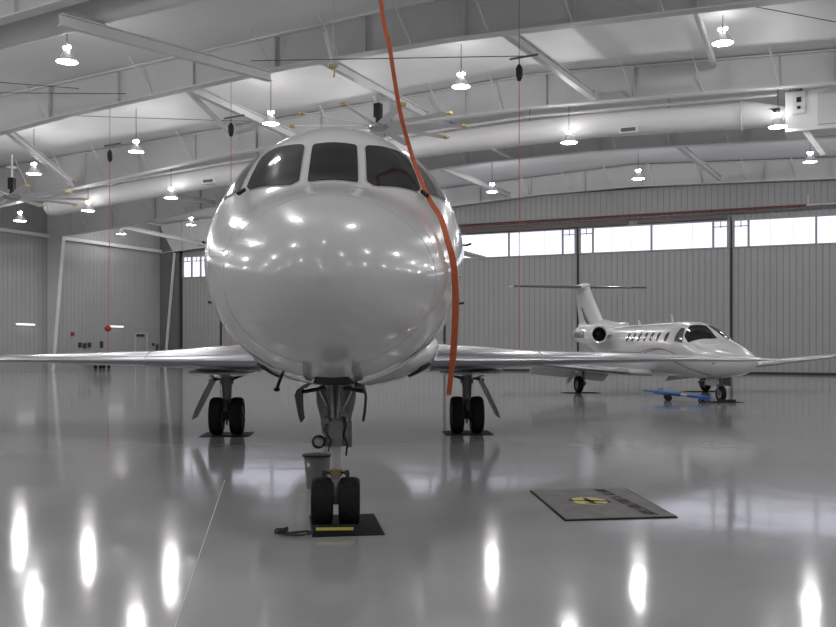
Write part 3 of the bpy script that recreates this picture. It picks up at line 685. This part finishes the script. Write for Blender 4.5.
# ------------------------------------------------------------------ logo mat
corners = [Vector((-2.93,9.34,0)),Vector((-2.02,9.92,0)),Vector((-1.25,8.48,0)),Vector((-2.15,7.90,0))]
cm = sum(corners,Vector())/4
lm = thing('logo_mat','grey floor mat with yellow round emblem and black lettering','mat',cm)
MB().plate([c-cm+Vector((0,0,.005)) for c in corners],(0,0,.01)).build('mat_base',M['mat_black'],lm)
ins = [(c-cm)*.968+Vector((0,0,.012)) for c in corners]
MB().plate(ins,(0,0,.004)).build('mat_surface',M['floor_mat'],lm)
ux = ((corners[1]-corners[0])+(corners[2]-corners[3])).normalized(); uy = (corners[0]+corners[1]-corners[2]-corners[3]).normalized()
uy = (uy-ux*uy.dot(ux)).normalized()
def lmP(u,v,z=0): return ux*u+uy*v+Vector((0,0,z))
# emblem centre in mat axes
e0 = Vector((-2.18,8.93,0))-cm; eu, ev = e0.dot(ux), e0.dot(uy)
MB().plate([lmP(eu+.18*math.cos(2*math.pi*k/36),ev+.21*math.sin(2*math.pi*k/36),.0155) for k in range(36)],(0,0,.001)).build('emblem_disc',M['yellow'],lm)
pl = MB()
def shape(pts): pl.plate([lmP(eu+u_*1.0,ev+v_*1.0,.0168) for u_,v_ in pts],(0,0,.001))
shape([(-.02,.16),(.02,.17),(.035,.02),(.03,-.16),(-.015,-.17),(-.03,0)])
shape([(-.03,.03),(.03,.05),(.19,-.03),(.19,-.07),(.03,-.03),(-.03,-.03),(-.17,.04),(-.17,.08)])
shape([(-.01,-.12),(.02,-.11),(.09,-.15),(.09,-.18),(.0,-.15),(-.08,-.13),(-.08,-.10)])
shape([(.17,-.1),(.2,-.1),(.2,.01),(.17,.01)]); shape([(-.18,.0),(-.15,.0),(-.15,.12),(-.18,.12)])
pl.build('emblem_airplane',M['letter'],lm)
tx = MB(); v = .74; k = 0; random.seed(11)
# worn block lettering running down the mat, too blurred to read
while v > -.70:
    w_ = .062
    if not (.30 < v < .36):
        u0 = .21
        tx.plate([lmP(u0,v,.0165),lmP(u0+.12,v,.0165),lmP(u0+.12,v-.016,.0165),lmP(u0,v-.016,.0165)],(0,0,.001))
        if k % 3 != 1: tx.plate([lmP(u0+.10,v,.0166),lmP(u0+.12,v,.0166),lmP(u0+.12,v-.055,.0166),lmP(u0+.10,v-.055,.0166)],(0,0,.001))
        if k % 2 == 0: tx.plate([lmP(u0+.05,v,.0167),lmP(u0+.068,v,.0167),lmP(u0+.068,v-.05,.0167),lmP(u0+.05,v-.05,.0167)],(0,0,.001))
        if k % 4 < 2: tx.plate([lmP(u0,v-.036,.0168),lmP(u0+.12,v-.036,.0168),lmP(u0+.12,v-.052,.0168),lmP(u0,v-.052,.0168)],(0,0,.001))
        if k % 3 == 1: tx.plate([lmP(u0,v,.0169),lmP(u0+.02,v,.0169),lmP(u0+.02,v-.055,.0169),lmP(u0,v-.055,.0169)],(0,0,.001))
    v -= .078; k += 1
tx.build('lettering',M['letter'],lm)

# ------------------------------------------------------------------ the small jet
K = thing('light_jet','small white twin-engine jet with T-tail parked by the hangar doors','airplane',(-2.64,25.62,.006),R(24.49+10.5))
body(CJ,'fuselage',M['jet2'],K,-1.65,11,70,48)
wf = [(1.06,27),(.74,3.5),(.0,21),(.30,48),(.44,60),(.66,70),(.84,56)]
wf = [(1.06,27),(.76,3),(-.02,10),(.02,22),(.36,52),(.56,66),(.86,56)]
for po in (wf,mirror(wf)): patch(CJ,po,.008,'windshield',M['glass'],K,rnd=.08)
ws = [(1.10,38),(1.32,38),(1.26,72),(.80,72)]
for po in (ws,mirror(ws)): patch(CJ,po,.008,'cockpit_side_window',M['glass_side'],K,rnd=.15)
for sg in (1,-1):
    for k in range(7):
        s_ = 1.80+.43*k+(.12 if k > 0 else 0)
        patch(CJ,[(s_-.085,sg*52),(s_+.085,sg*52),(s_+.085,sg*73),(s_-.085,sg*73)],.006,'cabin_window',M['cabin_glass'],K,rnd=.45,n_edge=3,rings=3)
    seam(CJ,[(4.95,sg*60),(5.15,sg*60),(5.2,sg*80),(5.15,sg*105),(4.95,sg*107),(4.9,sg*85),(4.95,sg*60)],.006,'emergency_exit_seam',M['seal'],K)
    def stripe(path, r, m_):
        MB().loft([[surf(CJ,s,R(90-a+da),o_) for da,o_ in ((r,.002),(r,.006),(-r,.006),(-r,.002))] for s,a in path]).build('stripe',m_,K)
    stripe([(.9+.25*k, sg*(102-14*math.sin(math.pi*min(1,k/10)*.9))) for k in range(0,20)],.9,M['tan'])
    stripe([(.7+.25*k, sg*(105-15*math.sin(math.pi*min(1,k/10)*.9))) for k in range(0,20)],.6,M['navy'])
    stripe([(-.1+.13*k, sg*(146-2.9*k)) for k in range(0,14)],1.5,M['navy'])
    stripe([(-.2+.13*k, sg*(142-2.9*k)) for k in range(0,14)],.7,M['tan'])
    WK=[(sg*.5,3.2,2.2,.66,.13),(sg*1.2,3.3,2.0,.70,.13),(sg*4,3.62,1.6,.95,.12),(sg*6.9,3.95,1.1,1.22,.11),(sg*7.15,4.15,.75,1.25,.06)]
    wg = wing(WK,'wing',M['jet2'],K)
    wing(WK[1:4],'leading_edge_boot',M['navy'] if False else M['chrome_dull'],wg,x1=.07,grow=.006)
    MB().plate([(sg*1.1,5.15,.60),(sg*3.7,5.12,.86),(sg*3.7,5.45,.62),(sg*1.1,5.6,.34)],(0,.02,.03)).build('flap',M['jet2'],wg)
    MB().lathe([(.24,.14),(.235,.05),(.24,0),(.28,-.03),(.31,.05),(.36,.4),(.36,1.1),(.30,1.6),(.22,1.95),(.19,1.9),(0,1.8)],(sg*1.28,5.5,1.88),'Y',28).build('engine_nacelle',M['jet2'],K,smooth=True)
    nc = [c for c in K.children if c.name.startswith('engine_nacelle')][-1]
    MB().lathe([(0,.10),(.05,.12),(.09,.3),(.237,.32),(.237,.34),(0,.34)],(sg*1.28,5.5,1.88),'Y',24).build('intake_fan',M['bay'],nc,smooth=True)
    MB().lathe([(.232,.33),(.232,.0),(.236,.0),(.236,.33)],(sg*1.28,5.5,1.88),'Y',24).build('intake_duct',M['bay'],nc,smooth=True)
    MB().loft([[Vector((sg*x_,6.0+a*1.3,1.88+b_*.06)) for a,b_ in ((0,0),(.3,1),(.7,1),(1,0),(.7,-1),(.3,-1))] for x_ in (.5,.95)]).build('pylon',M['jet2'],nc)
    wing([(sg*.02,10.0,1.35,3.72,.10),(sg*2.72,10.5,.8,3.76,.09)],'tailplane',M['jet2'],K)
    wing([(sg*.18,10.03,1.3,3.722,.10),(sg*2.7,10.5,.8,3.76,.09)],'tailplane_boot',M['navy'],K,x1=.07,grow=.012)
    # main gear
    G = bpy.data.objects.new('main_gear', None); COL.objects.link(G); G.parent = K
    X, Sg = sg*2.2, 4.95
    tire_mb(.17,.27,X,Sg,.27).build('tire',M['tire'],G,smooth=True); hub_mb(.17,.27,X,Sg,.27).build('hub',M['hub'],G,smooth=True)
    MB().rod((X+.0,Sg,.27),(X+sg*-.17,Sg,.27),.03,n=10).rod((X-sg*.17,Sg,.22),(X-sg*.1,Sg-.15,.78),.045,n=12).rod((X-sg*.2,Sg+.0,.3),(X-sg*.24,Sg,.3),.05,n=10).build('trailing_link',M['gear'],G,smooth=True)
    MB().plate([(X+sg*.06,Sg-.3,.72),(X+sg*.06,Sg+.25,.72),(X+sg*.42,Sg+.2,.24),(X+sg*.42,Sg-.05,.24)],(.02,0,.01)).build('gear_door',M['jet2'],G)
wing([(2.0,7.9,2.75,0,.09),(2.9,8.85,2.05,0,.09),(3.75,9.75,1.45,0,.08)],'tail_fin',M['jet2'],K,vertical=True)
for dx in (1,-1):
    MB().plate([(dx*.12,8.0,2.16),(dx*.12,8.9,2.16),(dx*.135,9.35,2.30),(dx*.13,9.75,2.55),(dx*.12,10.1,2.95),(dx*.12,10.2,2.95),(dx*.13,9.85,2.5),(dx*.135,9.42,2.22),(dx*.12,9.0,2.09),(dx*.12,8.0,2.09)],(.008,0,0)).build('fin_stripe',M['navy'],K)
MB().lathe([(0,-.5),(.05,-.4),(.09,-.1),(.09,.6),(.03,1.4),(0,1.5)],(0,10.1,3.78),'Y',16).build('tail_bullet',M['jet2'],K,smooth=True)
MB().loft([[surf([(6.9,2.3,2.0,.1,2.1),(8.2,2.45,2.0,.14,2.1),(10.6,2.4,1.9,.1,2.1)],s,2*math.pi*k/12+.01) for k in range(12)] for s in (6.2,6.9,8.2,9.5,10.6)]).build('dorsal_fairing',M['jet2'],K,smooth=True)
for s_,h_ in ((2.75,.28),(5.1,.16)):
    z_=2.2; MB().plate([(0,s_,z_),(0,s_+.16,z_),(0,s_+.22,z_+h_),(0,s_+.15,z_+h_)],(.02,0,0)).build('antenna',M['jet2'],K)
for s_ in (.9,-.6):
    p0=surf(CJ,s_,R(90+100)); MB().rod(p0,p0+Vector((-.1,-.06,0)),.012,n=6).build('probe',M['black'],K)
# registration on the nacelles
def text_mesh(txt, size, depth=.004):
    cu = bpy.data.curves.new('t','FONT'); cu.body = txt; cu.size = size; cu.extrude = depth; cu.align_x='CENTER'; cu.align_y='CENTER'; cu.offset=0
    ob = bpy.data.objects.new('t',cu); me = bpy.data.meshes.new_from_object(ob); bpy.data.objects.remove(ob); return me
for sg in (-1,):
    me = text_mesh('N388SB',.32); bm=bmesh.new(); bm.from_mesh(me)
    for v_ in bm.verts:
        x_,y_,z_ = v_.co; u = x_; a = y_/.36
        v_.co = Vector((sg*(1.28)+sg*(.366+z_*.5)*math.cos(a), 5.5+.98+(u if sg>0 else -u), 1.86+(.366+z_*.5)*math.sin(a)))
    me2=bpy.data.meshes.new('registration'); bm.to_mesh(me2); bm.free(); me2.materials.append(M['navy'])
    o=bpy.data.objects.new('registration',me2); COL.objects.link(o); o.parent=K
# nose gear
G = bpy.data.objects.new('nose_gear', None); COL.objects.link(G); G.parent = K
tire_mb(.13,.215,0,0,.215).build('tire',M['tire'],G,smooth=True); hub_mb(.13,.215,0,0,.215).build('hub',M['hub'],G,smooth=True)
MB().rod((.09,0,.215),(.09,0,.42),.025,n=10).rod((-.09,0,.215),(-.09,0,.42),.025,n=10).box((0,0,.44),(.22,.07,.06)).rod((0,0,.44),(0,.1,.78),.045,n=12).rod((-.1,0,.215),(.1,0,.215),.02,n=8).build('strut',M['gear'],G)
for sg in (1,-1): MB().plate([(sg*.16,-.2,.66),(sg*.16,.5,.66),(sg*.24,.45,.45),(sg*.24,-.15,.42)],(.015,0,.004)).build('bay_door',M['gear'],G)
cd, sd = math.cos(R(34.99)), math.sin(R(34.99))
def kP(x,y): return (-2.64+x*cd-y*sd, 25.62+x*sd+y*cd)
for x_,y_,w_,d_,lab in ((-2.12,4.95,1.1,.7,'black mat under the left main wheel of the small jet'),(2.12,4.95,1.1,.7,'black mat under the right main wheel of the small jet'),(.05,-.1,.85,.6,'black mat under the nose wheel of the small jet')):
    px_,py_ = kP(x_,y_); o = MB().box((0,0,.003),(w_,d_,.006)).build('floor_mat',M['mat_black']); o.location=(px_,py_,0); o.rotation_euler.z=R(35); tag(o,lab,'mat','black drip mats under the small jet wheels')
px_,py_ = kP(0,-.30)
o = MB().plate([(0,-.06,0),(0,.07,0),(0,.02,.08),(0,-.02,.08)],(.5,0,0)).build('wheel_chock',M['black']); o.location=(px_,py_,.006); o.rotation_euler.z=R(35); tag(o,'black chock in front of the small jet nose wheel','chock')

# blue tow bar
A = Vector((-2.83,24.97,0)); B = Vector((-4.74,25.97,0))
L = (B-A).length; ang = math.atan2((B-A).y,(B-A).x)-math.pi/2
tb = thing('tow_bar','blue wheeled aircraft tow bar lying beside the small jet nose wheel','tow bar',A,ang)
MB().rod((0,.24,.15),(0,.72,.17),.045,n=12).rod((0,.95,.19),(0,1.78,.22),.055,n=12).build('bar_tube',M['blue'],tb,smooth=True)
MB().rod((0,.72,.17),(0,.95,.19),.03,n=10).build('silver_section',M['chrome_dull'],tb)
MB().rod((0,1.78,.23),(0,L-.05,.25),.03,n=10).lathe([(.04,-.02),(.06,-.02),(.06,.02),(.04,.02),(.04,-.02)],(0,L,.25),n=16).build('tow_eye',M['blue'],tb)
MB().box((0,.2,.14),(.26,.1,.1)).rod((-.11,.2,.14),(-.08,-.0,.15),.025,n=8).rod((.11,.2,.14),(.08,.0,.15),.025,n=8).build('head',M['blue'],tb,bevel=.01)
MB().bar((-.2,1.2,.11),(.2,1.55,.11),.05,.05).bar((0,1.37,.1),(0,1.37,.2),.06,.06).build('axle',M['gear_dark'],tb)
MB().tube([(-.08,1.62,.22),(-.08,1.62,.31),(.0,1.62,.34),(.08,1.62,.31),(.08,1.62,.22)],.014,6).build('handle',M['blue'],tb)
for sg in (1,-1):
    tire_mb(.06,.095,sg*.2,1.37+sg*.18,.095).build('wheel',M['tire'],tb,smooth=True)
    tire_mb(.04,.06,sg*.09,.26,.06).build('wheel',M['tire'],tb,smooth=True)

# ------------------------------------------------------------------ odds and ends on the left wall
def wall_box(name, y, z, w, h, m, lab, cat, d=.12):
    o = MB().box((0,0,0),(d,w,h)).build(name,m,bevel=.01); o.location=(XL+d/2+.005,y,z); tag(o,lab,cat); return o
wall_box('fire_alarm',40.65,2.14,.16,.22,M['red'],'small red alarm box on the left wall beside the column','alarm')
for k in range(3): 
    o = wall_box('hose_reel',41.25+.38*k,1.48-.04*(k%2),.2,.3,M['gear_dark'],['small dark wall fitting nearest the column','small dark wall fitting in the middle of three','small dark wall fitting, rightmost of three'][k],'wall fitting'); o['group']='row of dark wall fittings'
wall_box('switch_panel',43.02,1.5,.18,.42,M['gear_dark'],'narrow dark switch panel left of the red ball cord','panel')
d_ = thing('side_door','plain wall door with small dark sign left of the corner','door',(XL+.01,46.6,0))
MB().box((.02,0,1.08),(.04,1.05,2.16)).build('leaf',M['wall_side'],d_)
MB().box((.04,-.55,1.1),(.06,.06,2.25)).box((.04,.55,1.1),(.06,.06,2.25)).box((.04,0,2.24),(.06,1.16,.06)).build('frame',M['steel_web'],d_)
MB().box((.06,0,1.0),(.05,.9,.06)).build('push_bar',M['gear_dark'],d_)
MB().box((.06,-.1,2.1),(.04,.7,.16)).build('sign',M['gear_dark'],d_)
wall_box('thermostat',47.75,1.5,.14,.2,M['gear_dark'],'small dark control box between the side door and corner','control box')
u = thing('utility_cart','dark low cart on the floor against the left wall','cart',(-40.6,42.3,0))
MB().box((0,0,.7),(.55,1.0,.5)).build('body',M['gear_dark'],u,bevel=.04)
MB().box((0,0,1.0),(.4,.7,.1)).build('lid',M['black'],u,bevel=.02)
for sx in (-.2,.2):
    for sy in (-.35,.35): MB().lathe([(0,-.03),(.12,-.03),(.12,.03),(0,.03)],(sx,sy,.12),'X',16).rod((sx,sy,.1),(sx,sy,.5),.02,n=6).build('wheel',M['tire'],u)
o = MB().rod((0,0,0),(0,0,.5),.09,n=14).rod((0,0,.5),(0,0,.58),.03,n=8).build('fire_extinguisher',M['gear_dark'],smooth=True); o.location=(XL+.2,48.0,1.0); tag(o,'dark extinguisher hung beside the far left corner column','extinguisher')
# thin floor crack line
tag(MB().bar((-6.41,8.63,.001),(-3.35,4.05,.001),.006,.002).build('floor_joint',M['steel']),'thin pale joint line in the floor at left front','floor joint')['kind']='structure'

for k_ in ('tire','mat_black','gear_dark','bay','black'): M[k_].node_tree.nodes['Principled BSDF'].inputs['Specular IOR Level'].default_value = .2
M['paint'].node_tree.nodes['Principled BSDF'].inputs['Coat Weight'].default_value = .7
# ------------------------------------------------------------------ world, camera, view
w = bpy.data.worlds.new('World'); bpy.context.scene.world = w; w.use_nodes = True
w.node_tree.nodes['Background'].inputs[0].default_value = (.6,.65,.7,1); w.node_tree.nodes['Background'].inputs[1].default_value = .3
cam = bpy.data.cameras.new('camera'); co = bpy.data.objects.new('camera', cam); COL.objects.link(co)
cam.sensor_width = 36; cam.lens = 900/836*36; cam.shift_y = 29.5/836; cam.clip_end = 300
co.location = (0,0,1.6); co.rotation_euler = (R(90),0,R(24.4876))
sc = bpy.context.scene; sc.camera = co
sc.view_settings.view_transform = 'Standard'; sc.view_settings.look = 'None'; sc.view_settings.exposure = .32; sc.view_settings.gamma = 1
sc.view_settings.use_curve_mapping = False
sc.cycles.use_denoising = True; sc.cycles.max_bounces = 10; sc.cycles.diffuse_bounces = 6; sc.cycles.sample_clamp_indirect = 8; sc.cycles.caustics_reflective = False
